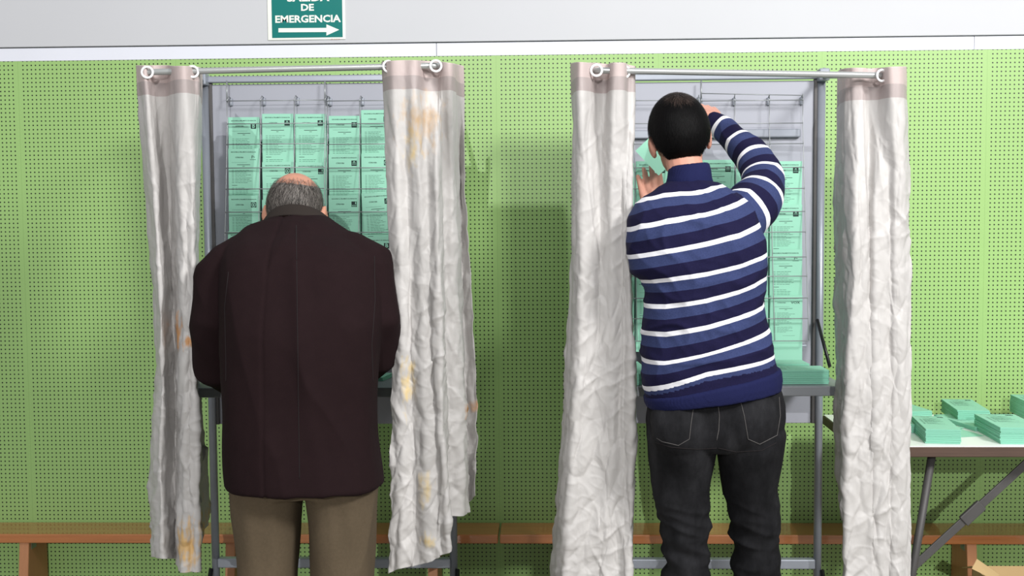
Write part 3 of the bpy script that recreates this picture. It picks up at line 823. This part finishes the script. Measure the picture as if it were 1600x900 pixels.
def hair(parent, c, rot, mat, seed, r, inside, ns, length, wid, mats, off=.004, shell=.8):
    """shell following the skull where inside(dir)>0, plus short strands lying on it"""
    rnd = random.Random(seed)
    bm = B(); q = bmesh.ops.create_uvsphere(bm, u_segments=96, v_segments=64, radius=1)
    for v in q['verts']:
        u = v.co.normalized(); k = inside(u)
        m_ = max(0, min(1, k/.12))
        o_ = -.007+(.007+off)*m_
        nz = noise.noise(u*9+Vector((seed, 0, 0)))*.0018*m_+noise.noise(u*30)*.0009*m_
        v.co = c+rot @ Vector((u.x*(r[0]+o_+nz), u.y*(r[1]+o_+nz)-.008, u.z*(r[2]+o_+nz)+.018))
    h = obj('hair', bm, mat, parent, True)
    bm = B(); n = 0
    while n < ns:
        u = Vector((rnd.gauss(0, 1), rnd.gauss(0, 1), rnd.gauss(0, 1))).normalized(); k = inside(u)
        if k < -.03 or rnd.random() > (k+.06)*7: continue
        n += 1
        # combed away from the crown and downward
        crown = Vector((.12, -.35, .93)).normalized()
        tan = (u-crown*u.dot(crown)); tan = (tan-u*tan.dot(u))
        if tan.length < 1e-3: tan = Vector((1, 0, 0))
        tan = (tan.normalized()+Vector((rnd.gauss(0, .35), rnd.gauss(0, .35), -.35+rnd.gauss(0, .3))))
        tan = (tan-u*tan.dot(u)).normalized(); sd = u.cross(tan)*wid
        ln_ = length*rnd.uniform(.6, 1.2)
        prev = None
        for j in range(4):
            t = j/3; uu = (u+tan*ln_*t/.085).normalized()
            rr = off+.0008+.0035*t*(1 if ns < 9999 else 1)*rnd.uniform(.5, 1)
            p = Vector((uu.x*(r[0]+rr), uu.y*(r[1]+rr)-.008, uu.z*(r[2]+rr)+.018))
            a = bm.verts.new(c+rot @ (p+sd*(1-t*.8))); b = bm.verts.new(c+rot @ (p-sd*(1-t*.8)))
            if prev:
                f = bm.faces.new((prev[0], prev[1], b, a)); f.material_index = ((rnd.randrange(3) if len(mats) == 3 else (1 if u.dot(crown) > .93 and rnd.random() < .5 else 0)) if j == 1 else f0)
                f0 = f.material_index
            prev = (a, b)
    me = bpy.data.meshes.new('hair_strands'); bm.to_mesh(me); bm.free()
    for m_ in mats: me.materials.append(m_)
    link('hair_strands', me, None, h, True)
    return h

def bvh_of(o):
    me = o.data; return BVHTree.FromPolygons([v.co[:] for v in me.vertices], [p.vertices[:] for p in me.polygons])
def seam_line(name, parent, bv, pts, mat, rad=.0009, dash=None, lift=.0006, L=Vector()):
    bm = B(); hits = []
    for (a, b) in zip(pts, pts[1:]):
        n = max(2, int(math.hypot(b[0]-a[0], b[1]-a[1])/4))
        for k in range(n):
            t = k/n; d = ray(a[0]+(b[0]-a[0])*t, a[1]+(b[1]-a[1])*t)
            h = bv.ray_cast(CAM-L, d)
            if h[0] is not None: hits.append(h[0]+h[1]*(lift if h[1].dot(d) < 0 else -lift))
    if len(hits) < 3: return
    tube(bm, hits, rad, 6); return obj(name, bm, mat, parent, True)

def fold(v, a, b, seed, ax=Vector((1, 1, 1))):
    q = Vector((v.x*ax.x, v.y*ax.y, v.z*ax.z))
    r1 = 1-abs(noise.noise(q+Vector((seed, 0, 0))))*2
    return a*r1*abs(r1)+b*noise.noise(q*2.3+Vector((0, seed, 0)))

# ---- elderly man
om = thing('person', 'elderly man with thinning grey hair in a long dark maroon coat, bent over left booth', 'person', (P(465, 800, 3.0).x, 3.0, 0))
L = Vector(om.location)
def child(name, me, mat, parent, smooth=True):
    me.transform(Matrix.Translation(-L)); return link(name, me, mat, parent, smooth)
hc = P(461, 333, 3.24); hrot = Matrix.Rotation(math.radians(-32), 3, 'X') @ Matrix.Rotation(math.radians(2), 3, 'Y')
bm = B(); head(bm, hc, hrot, 1.07, True)
tube(bm, [P(463, 420, 3.08), P(463, 375, 3.12), P(462, 340, 3.2)], [.075, .062, .058], 16, True)
loft(bm, rings([(375, 400, 530, 3.10, .06), (420, 372, 565, 3.08, .09), (520, 375, 565, 3.02, .10), (640, 375, 565, 3.0, .10), (740, 378, 568, 3.0, .10)]))
for (L0, R0, L1, R1, cx) in ((376, 458, 385, 450, 0), (488, 574, 494, 566, 1)):
    loft(bm, rings([(700, L0, R0, 3.0, .07), (900, L0+8, R0-8, 3.0, .055), (1130, L1+12, R1-14, 3.02, .035)]))
    m_ = (L1+R1)/2; f0 = P(m_, 1170, 3.02); f0.z = .06
    tube(bm, [f0+Vector((0, .0, .03)), f0+Vector((0, .10, -.01)), f0+Vector((0, .17, -.025))], [.035, .032, .025], 12, True)
    tube(bm, [P(m_, 1120, 3.02), f0+Vector((0, -.01, .02))], [.036, .034], 12, True)
armsO = [([P(345, 425, 3.06), P(336, 500, 3.04), P(336, 572, 3.10), P(362, 590, 3.26), P(394, 592, 3.38)], P(398, 592, 3.39), 1),
         ([P(576, 425, 3.06), P(588, 500, 3.04), P(590, 552, 3.10), P(566, 578, 3.26), P(536, 586, 3.38)], P(532, 586, 3.39), -1)]
for pts, w_, s in armsO:
    tube(bm, pts, [.045, .042, .038, .033, .027], 14, True)
    hand(bm, w_, Vector((s*.35, 1, -.12)), Vector((0, .1, 1)), 1 if s > 0 else -1, .5, .1)
body = remesh(bm, .0042, 3); bodyo = child('body', body, M['skin_old'], om)
# trousers
bm = B()
loft(bm, rings([(690, 365, 582, 2.99, .115), (740, 362, 586, 2.99, .115), (770, 364, 586, 2.99, .11)]))
loft(bm, rings([(730, 360, 474, 2.99, .105), (765, 362, 471, 2.99, .105), (810, 368, 466, 2.99, .098), (860, 372, 463, 3.0, .092), (900, 374, 460, 3.0, .088), (1000, 378, 458, 3.0, .08), (1100, 382, 456, 3.0, .072), (1165, 384, 455, 3.0, .07)]))
loft(bm, rings([(730, 474, 588, 2.99, .105), (765, 477, 587, 2.99, .105), (810, 482, 586, 2.99, .098), (860, 486, 583, 3.0, .092), (900, 488, 581, 3.0, .088), (1000, 490, 576, 3.0, .08), (1100, 492, 570, 3.0, .072), (1165, 494, 568, 3.0, .07)]))
tr = remesh(bm, .006, 8); displace(tr, lambda v, n: fold(v, .006, .006, 3.1, Vector((9, 6, 2.5))))
tro = child('trousers', tr, M['trouser'], om)
bv = bvh_of(tro)
seam_line('crease', tro, bv, [(427, 765), (425, 899)], M['trouser'], .002, lift=.0)
seam_line('crease', tro, bv, [(527, 765), (533, 899)], M['trouser'], .002, lift=.0)
# shoes
for cx in (420, 531):
    bm = B(); p = P(cx, 1180, 3.0); p.z = 0
    tube(bm, [p+Vector((0, -.06, .042)), p+Vector((0, .0, .05)), p+Vector((0, .10, .042)), p+Vector((0, .18, .03))], [.036, .042, .044, .034], 16, True)
    me = remesh(bm, .005, 3)
    for v in me.vertices: v.co.z = max(v.co.z, 0.001)
    child('shoe', me, M['shoe'], om)
# coat
bm = B()
loft(bm, rings([(338, 424, 502, 3.15, .05), (350, 402, 522, 3.13, .08), (366, 378, 546, 3.11, .11), (386, 360, 570, 3.08, .135), (415, 350, 588, 3.05, .15), (460, 348, 596, 3.02, .155), (520, 350, 594, 2.99, .155), (580, 352, 590, 2.98, .15), (630, 353, 588, 2.98, .15), (680, 353, 590, 2.98, .155), (730, 354, 595, 2.98, .16), (756, 356, 598, 2.98, .163)]), p=2.3)
for pts, w_, s in armsO:
    c0 = 468
    q = [P(c0-s*75, 395, 3.09), P(c0-s*112, 418, 3.06)]+pts
    r = [.058, .066, .062, .062, .060, .054, .046]
    q[-1] = q[-1]
    tube(bm, q, r, 20, True)
ct = remesh(bm, .0055, 14)
def coatf(v, n):
    z = v.z; x = v.x-hc.x
    f = fold(v, .004, .005, 5.5, Vector((5, 5, 2.2)))
    # long drag folds from the shoulder blades to the hem on the right, flare at the hem
    f += .004*math.exp(-((x-.10-.12*(1.2-z))/.02)**2)*(1 if z < 1.4 else 0)
    g = 1-min(1, abs(noise.noise(Vector((v.x*6+v.z*2.5, 4, v.z*2.2-abs(x)*3))))*3)
    f += .006*g*g
    f -= .003*math.exp(-(x/.004)**2)
    return f
displace(ct, coatf)
cto = child('coat', ct, M['coat'], om)
bv = bvh_of(cto)
seam_line('back_seam', cto, bv, [(463, 352), (464, 450), (466, 600), (468, 752)], M['seam'], .0011, lift=0, L=L)
seam_line('sleeve_seam', cto, bv, [(357, 425), (351, 480), (353, 560), (353, 600)], M['seam'], .0012, lift=0, L=L)
seam_line('sleeve_seam', cto, bv, [(585, 400), (586, 470), (581, 540), (583, 600)], M['seam'], .0012, lift=0, L=L)
# collar: a folded band round the nape
bm = B(); seg = 40; rows_ = []
for j, (up, out_) in enumerate(((0, -.006), (.012, 0), (.010, .008), (-.010, .014), (-.022, .018), (-.022, .010), (-.006, .004))):
    row = []
    for i in range(seg+1):
        a = math.radians(-125+250*i/seg); ca = math.cos(a)
        base = P(462, 338, 3.155)
        rr = .083+out_+max(0, -up)*.5
        y = -math.cos(a)*rr*.95; x = math.sin(a)*rr*(1.03)
        zz = .006+.018*ca-.030*(1-ca)+up*(.75+.25*ca)
        row.append(bm.verts.new(base+Vector((x, y+.045, zz))))
    rows_.append(row)
for j in range(len(rows_)):
    for i in range(seg):
        a, b = rows_[j], rows_[(j+1) % len(rows_)]
        bm.faces.new((a[i], a[i+1], b[i+1], b[i]))
me = bpy.data.meshes.new('collar'); bmesh.ops.recalc_face_normals(bm, faces=bm.faces); bm.to_mesh(me); bm.free()
co = child('collar', me, M['collar'], cto)
ss = co.modifiers.new('s', 'SUBSURF'); ss.levels = 1; ss.render_levels = 1
def in_old(u):
    # back and sides, bald crown, ends above the nape
    bald = .76-u.dot(Vector((0.05, -.50, .865)))
    if u.y > .1: bald = min(bald, .25-u.z)
    low = u.z+.72+(0 if u.y < -.2 else (u.y+.2)*1.5)
    side = .42-u.y
    n_ = .05*noise.noise(u*7)
    return min(bald+n_, low, side)*.7
hl = hc-L
h = hair(om, hl, hrot, M['hairgrey'], 3, (.0792, .0985, .0963), in_old, 5200, .013, .00045, [M['hairgrey'], M['hairlight'], M['hairblack']], off=.002)

# ---- man in the striped sweater
sm_ = thing('person', 'black-haired man in navy and white striped sweater and black jeans at the right booth', 'person', (P(1115, 800, 3.03).x, 3.03, 0))
L = Vector(sm_.location)
hc = P(1062, 215, 3.12); hrot = Matrix.Rotation(math.radians(-9), 3, 'Y') @ Matrix.Rotation(math.radians(3), 3, 'X')
bm = B(); head(bm, hc, hrot, .985)
tube(bm, [P(1078, 315, 3.05), P(1074, 275, 3.07), P(1066, 242, 3.10)], [.055, .050, .050], 16, True)
loft(bm, rings([(325, 1045, 1140, 3.04, .05), (350, 1025, 1155, 3.03, .075), (450, 1026, 1175, 3.03, .09), (590, 1026, 1195, 3.03, .10), (680, 1030, 1206, 3.03, .095)]))
legsM = [(1020, 1112, 1052, 1095), (1126, 1214, 1160, 1203)]
for (a, b_, c_, d_) in legsM:
    q_ = (1073, 1102) if a < 1100 else (1180, 1150)
    loft(bm, rings([(670, a+8, b_-8, 3.03, .08), (770, (1036 if a < 1100 else 1145), (1096 if a < 1100 else 1204), 3.035, .065), (850, (1056 if a < 1100 else 1160), (1090 if a < 1100 else 1196), 3.05, .05), (1000, c_+6, d_-4, 3.05, .045), (1140, c_+8, d_-8, 3.05, .033)]))
    m_ = (c_+d_)/2; f0 = P(m_, 1170, 3.05); f0.z = .06
    tube(bm, [f0+Vector((0, .0, .03)), f0+Vector((0, .10, -.01)), f0+Vector((0, .17, -.025))], [.035, .032, .025], 12, True)
    tube(bm, [P(m_, 1120, 3.05), f0+Vector((0, -.01, .02))], [.036, .034], 12, True)
armR = [P(1150, 345, 3.02), P(1178, 318, 3.10), P(1196, 278, 3.19), P(1166, 232, 3.28), P(1120, 190, 3.38)]
armL = [P(1035, 358, 3.03), P(1014, 378, 3.10), P(1006, 402, 3.19), P(1012, 375, 3.32), P(1022, 345, 3.46)]
tube(bm, armR, [.042, .042, .038, .034, .025], 14, True)
tube(bm, armL, [.040, .040, .036, .032, .025], 14, True)
wl = P(1023, 338, 3.49)
hand(bm, wl, Vector((-.10, .32, 1)), Vector((.05, -1, .3)), 1, .14, .055, 1.04)
wr = P(1117, 187, 3.39)
hand(bm, wr, P(1092, 158, 3.50)-wr, Vector((.3, -.7, .7)), -1, .45, .05, .98)
body = remesh(bm, .0036, 2); bo = child('body', body, M['skin'], sm_)
# fingernails of the raised left hand are turned to the rack; jeans next
bm = B()
loft(bm, [rg(618, 1016, 590, 1212, 3.03, .112), rg(650, 1012, 612, 1221, 3.03, .12), rg(662, 1012, 630, 1225, 3.03, .125), rg(680, 1013, 655, 1225, 3.025, .125), rg(690, 1018, 680, 1219, 3.025, .115), rg(698, 1026, 692, 1210, 3.025, .10)])
ellipsoid(bm, P(1066, 665, 2.965), (.086, .078, .095)); ellipsoid(bm, P(1168, 655, 2.965), (.086, .078, .095))
def legrows(rows, Y=3.035): return rings([(a, b, c, Y+d, e) for a, b, c, d, e in rows])
loft(bm, legrows([(670, 1013, 1119, -.005, .125), (700, 1014, 1118, -.005, .12), (735, 1018, 1111, 0, .106), (770, 1022, 1107, 0, .09), (810, 1034, 1104, .01, .078), (850, 1040, 1103, .015, .074), (900, 1042, 1103, .015, .073), (1000, 1046, 1102, .015, .068), (1100, 1052, 1098, .015, .058), (1160, 1050, 1099, .015, .062)]), p=2.1)
loft(bm, legrows([(670, 1118, 1225, -.005, .125), (700, 1119, 1222, -.005, .12), (735, 1127, 1216, 0, .106), (770, 1133, 1214, 0, .09), (810, 1142, 1212, .01, .078), (850, 1148, 1208, .015, .074), (900, 1153, 1212, .015, .073), (1000, 1156, 1210, .015, .068), (1100, 1160, 1207, .015, .058), (1160, 1158, 1207, .015, .062)]), p=2.1)
jm = remesh(bm, .0048, 10)
zk = P(1070, 800, 3.03).z
def jf(v, n):
    low = max(0, min(1, (zk+.06-v.z)/.10))
    q = fold(v, .003, .004, 9.2, Vector((5, 5, 6)))
    r = 1-abs(noise.noise(Vector((v.x*5+1, v.y*4, v.z*26+v.x*8))))*2
    r2 = 1-abs(noise.noise(Vector((v.x*7+9, v.y*6, v.z*12-v.x*14))))*2
    return q+low*(.0095*r+.004*r2)+.003*r2
displace(jm, jf)
jo = child('jeans', jm, M['denim'], sm_)
bv = bvh_of(jo); ST = M['stitch']
seam_line('centre_seam', jo, bv, [(1121, 622), (1124, 650), (1123, 672), (1119, 692)], ST, .0010, L=L)
seam_line('pocket_stitching', jo, bv, [(1156, 622), (1163, 650), (1169, 686), (1187, 694), (1214, 680), (1219, 650), (1217, 616)], ST, .0009, L=L)
seam_line('pocket_stitching', jo, bv, [(1158, 622), (1180, 622), (1198, 617), (1210, 612)], ST, .0012, L=L)
seam_line('pocket_stitching', jo, bv, [(1084, 634), (1080, 660), (1077, 686), (1060, 696), (1035, 690), (1022, 682)], ST, .0009, L=L)
seam_line('yoke_seam', jo, bv, [(1120, 700), (1090, 702), (1050, 699), (1020, 690)], M['seam'], .0009, L=L)
seam_line('yoke_seam', jo, bv, [(1122, 700), (1150, 706), (1190, 704), (1216, 690)], M['seam'], .0009, L=L)
for cx in (1075, 1182):
    bm = B(); p = P(cx, 1180, 3.05); p.z = 0
    tube(bm, [p+Vector((0, -.07, .042)), p+Vector((0, .0, .05)), p+Vector((0, .10, .042)), p+Vector((0, .18, .03))], [.036, .042, .044, .034], 16, True)
    me = remesh(bm, .005, 3)
    for v in me.vertices: v.co.z = max(v.co.z, 0.001)
    child('shoe', me, M['shoe'], sm_)
# sweater body
SX = [990, 1040, 1100, 1150, 1190, 1220]
SC = [[322, 305, 300, 292, 283, 275], [359, 349, 337, 322, 305, 292], [402, 393, 381, 369, 352, 338], [442, 436, 427, 416, 402, 390], [481, 478, 468, 455, 439, 426],
      [522, 521, 509, 495, 481, 465], [567, 566, 552, 537, 524, 512], [617, 602, 581, 572, 566, 559], [665, 650, 625, 612, 600, 592]]
def sphase(v):
    px, py = proj((v.x, 3.03-.10, v.z))
    px = max(985, min(1222, px))
    ys = [interp([(x, y) for x, y in zip(SX, row)], px)-3.5 for row in SC]
    if py < ys[0]: return (py-ys[0])/40
    if py > ys[7]+9: return 7.3 if py < ys[7]+14 else 7.8
    for i in range(len(ys)-1):
        if py < ys[i+1]: return i+(py-ys[i])/(ys[i+1]-ys[i])
    return len(ys)-.5
def set_stripe(me, fn):
    at = me.attributes.new('stripe', 'FLOAT', 'POINT')
    at.data.foreach_set('value', [fn(v.co) for v in me.vertices])
bm = B()
rows = rings([(287, 1044, 1113, 3.055, .06), (297, 1028, 1136, 3.045, .078), (312, 1006, 1160, 3.04, .095), (335, 987, 1178, 3.03, .115), (365, 981, 1189, 3.02, .125), (400, 983, 1192, 3.015, .13), (424, 992, 1192, 3.015, .13), (442, 1006, 1192, 3.015, .13), (480, 1006, 1192, 3.015, .128), (520, 1006, 1198, 3.015, .13), (560, 1005, 1208, 3.015, .132)])
loft(bm, rows+[rg(604, 1004, 570, 1214, 3.015, .136), rg(622, 1006, 583, 1218, 3.015, .138)])
sw = remesh(bm, .0045, 10)
def swf(v, n):
    f = fold(v, .003, .004, 2.2, Vector((4, 4, 5)))
    a = noise.noise(Vector((v.x*7-v.z*5, 3, v.z*9+v.x*6)))
    b_ = 1-min(1, abs(noise.noise(Vector((v.x*4+v.z*9, 5, v.z*7-v.x*9))))*3)
    c_ = 1-min(1, abs(noise.noise(Vector((v.x*9-v.z*3, 8, v.z*13+v.x*11))))*3)
    zh = P(1110, 596, 3.0); fd = max(0, min(1, (v.z-zh.z-.21*(v.x-zh.x)-.005)/.05))
    return (f+.004*(1-2*abs(a))+.006*b_*b_+.003*c_*c_)*fd-.003*(1-fd)
set_stripe(sw, sphase)
displace(sw, swf)
swo = child('sweater', sw, M['stripe'], sm_)
# hem rib
bm = B(); loft(bm, [rg(618, 1007, 573, 1216, 3.015, .136), rg(622, 1005, 577, 1219, 3.015, .141), rg(630, 1007, 592, 1220, 3.015, .140), rg(636, 1010, 607, 1218, 3.015, .135), rg(637, 1014, 608, 1214, 3.015, .13)], seg=64)
me = remesh(bm, .004, 3); displace(me, lambda v, n: .0006*math.sin(v.x*1500)+.002*noise.noise(v*9)); child('hem_rib', me, M['knit'], swo)
# collar
bm = B()
loft(bm, [rg(300, 1040, 298, 1116, 3.055, .066), rg(290, 1041, 284, 1114, 3.06, .068), rg(283, 1041, 276, 1112, 3.06, .067), rg(276, 1043, 268, 1111, 3.062, .065), rg(266, 1044, 258, 1109, 3.066, .063), rg(260, 1049, 254, 1105, 3.068, .058)], seg=48, p=2.1)
me = remesh(bm, .004, 3); displace(me, lambda v, n: .0005*math.sin(math.atan2(v.y-3.06, v.x-P(1076, 270, 3.06).x)*90)); child('collar', me, M['knit'], swo)
def sleeve(pts, r, off, seed):
    # densify
    pp = []; rr = []
    n = len(pts)
    for i in range(n-1):
        for k in range(6):
            t = k/6; pp.append(cr(pts[max(i-1, 0)], pts[i], pts[i+1], pts[min(i+2, n-1)], t)); rr.append(r[i]+(r[i+1]-r[i])*t)
    pp.append(pts[-1]); rr.append(r[-1])
    bm = B(); tube(bm, pp, rr, 24, True)
    me = remesh(bm, .0045, 4)
    cum = [0]
    for a, b in zip(pp, pp[1:]): cum.append(cum[-1]+(b-a).length)
    def ph(v):
        best = None
        for i, (a, b) in enumerate(zip(pp, pp[1:])):
            d = b-a; t = max(0, min(1, (v-a).dot(d)/d.length_squared)); q = (v-a-d*t).length
            if best is None or q < best[0]: best = (q, cum[i]+t*d.length)
        return (cum[-1]-best[1]-off)/.086+1.0
    set_stripe(me, ph)
    displace(me, lambda v, n: fold(v, .005, .004, seed, Vector((9, 9, 9))))
    child('sleeve', me, M['stripe'], swo)
armR2 = [P(1128, 352, 3.03), P(1158, 338, 3.05), P(1182, 312, 3.11), P(1192, 280, 3.18), P(1172, 243, 3.26), P(1142, 213, 3.33), P(1119, 191, 3.38)]
sleeve(armR2, [.060, .074, .068, .060, .050, .040, .031], .025, 3.3)
armL2 = [P(1040, 356, 3.03), P(1018, 372, 3.06), P(1010, 396, 3.14), P(1008, 400, 3.22), P(1012, 372, 3.33), P(1021, 346, 3.45)]
sleeve(armL2, [.062, .064, .056, .050, .042, .034], .025, 6.6)
def in_young(u):
    low = u.z+.985-.25*abs(u.x)
    if u.y > -.45: low = min(low, u.z+.62-(u.y+.45)*1.3)
    if u.y > .55: low = min(low, u.z-.42)
    ear = 1.0
    if abs(u.x) > .80 and u.y > -.30: ear = u.z+.02
    return min(low, ear)*.7+.02*noise.noise(u*6)
hair(sm_, hc-L, hrot, M['hairblack'], 11, (.0735, .0905, .095), in_young, 12000, .024, .0005, [M['hairblack'], M['hairbrown']], off=.0095)

# sheet held behind the head
sh = ballots('ballot_sheet', P(1042, 262, 3.44), (math.pi/2, 0, 0), .0008, 1, 'single mint ballot sheet held aslant beside the dark-haired head', None, False)
sh.rotation_euler = (math.pi/2, math.radians(47), 0); sh.location = P(1011, 255, 3.47); sh.scale.y = .72

# ------------------------------------------------------------------ light
def area(name, loc, target, sx, sy, e, col=(1, 1, 1)):
    l = bpy.data.lights.new(name, 'AREA'); l.shape = 'RECTANGLE'; l.size = sx; l.size_y = sy; l.energy = e; l.color = col
    o = bpy.data.objects.new(name, l); COL.objects.link(o); o.location = loc
    o.rotation_euler = (Vector(target)-Vector(loc)).to_track_quat('-Z', 'Y').to_euler(); return o
area('ceiling_light', (3.0, -.2, 3.9), (.6, 3.9, 1.1), 1.0, .8, 225, (1, .99, .97))
area('gap_fill_light', (.1, 1.0, 3.5), (-.1, 4.1, .9), 3.2, .7, 46, (1, .99, .97))  # added fill, not a known fixture; brightens the wall gap between the booths
pl_ = bpy.data.lights.new('high_lamp', 'POINT'); pl_.energy = 3700; pl_.shadow_soft_size = .05; pl_.color = (1, .99, .98)
LP = Vector((-.75, -14, 5.9)); po = bpy.data.objects.new('high_lamp', pl_); COL.objects.link(po); po.location = LP
# added unseen blocker behind the camera, shaped to cast the shadow between the booths
def back(x, z, y): q = Vector((x, 4.17, z)); return LP+(q-LP)*((y-LP.y)/(q.y-LP.y))
a_, b_ = back(-.335, 1.48, -1.2), back(.09, 1.48, -1.2)
bm = B(); box(bm, (a_.x, -1.2, 0), (b_.x, -.95, a_.z), .005); struct('shadow_blocker', bm, M['white_wall'])
w = bpy.data.worlds.new('room_ambient'); C.world = w; w.use_nodes = True
bg = w.node_tree.nodes['Background']; bg.inputs[0].default_value = (.93, .96, 1, 1); bg.inputs[1].default_value = .36
cam = bpy.data.cameras.new('camera'); co_ = bpy.data.objects.new('camera', cam); COL.objects.link(co_)
cam.sensor_width = 36; cam.lens = 36*F/1600; co_.matrix_world = Matrix.Translation(CAM) @ R.to_4x4(); C.camera = co_
cam.clip_start = .05
C.view_settings.view_transform = 'Standard'; C.view_settings.look = 'None'; C.view_settings.exposure = 0; C.view_settings.gamma = 1
C.view_settings.use_curve_mapping = False
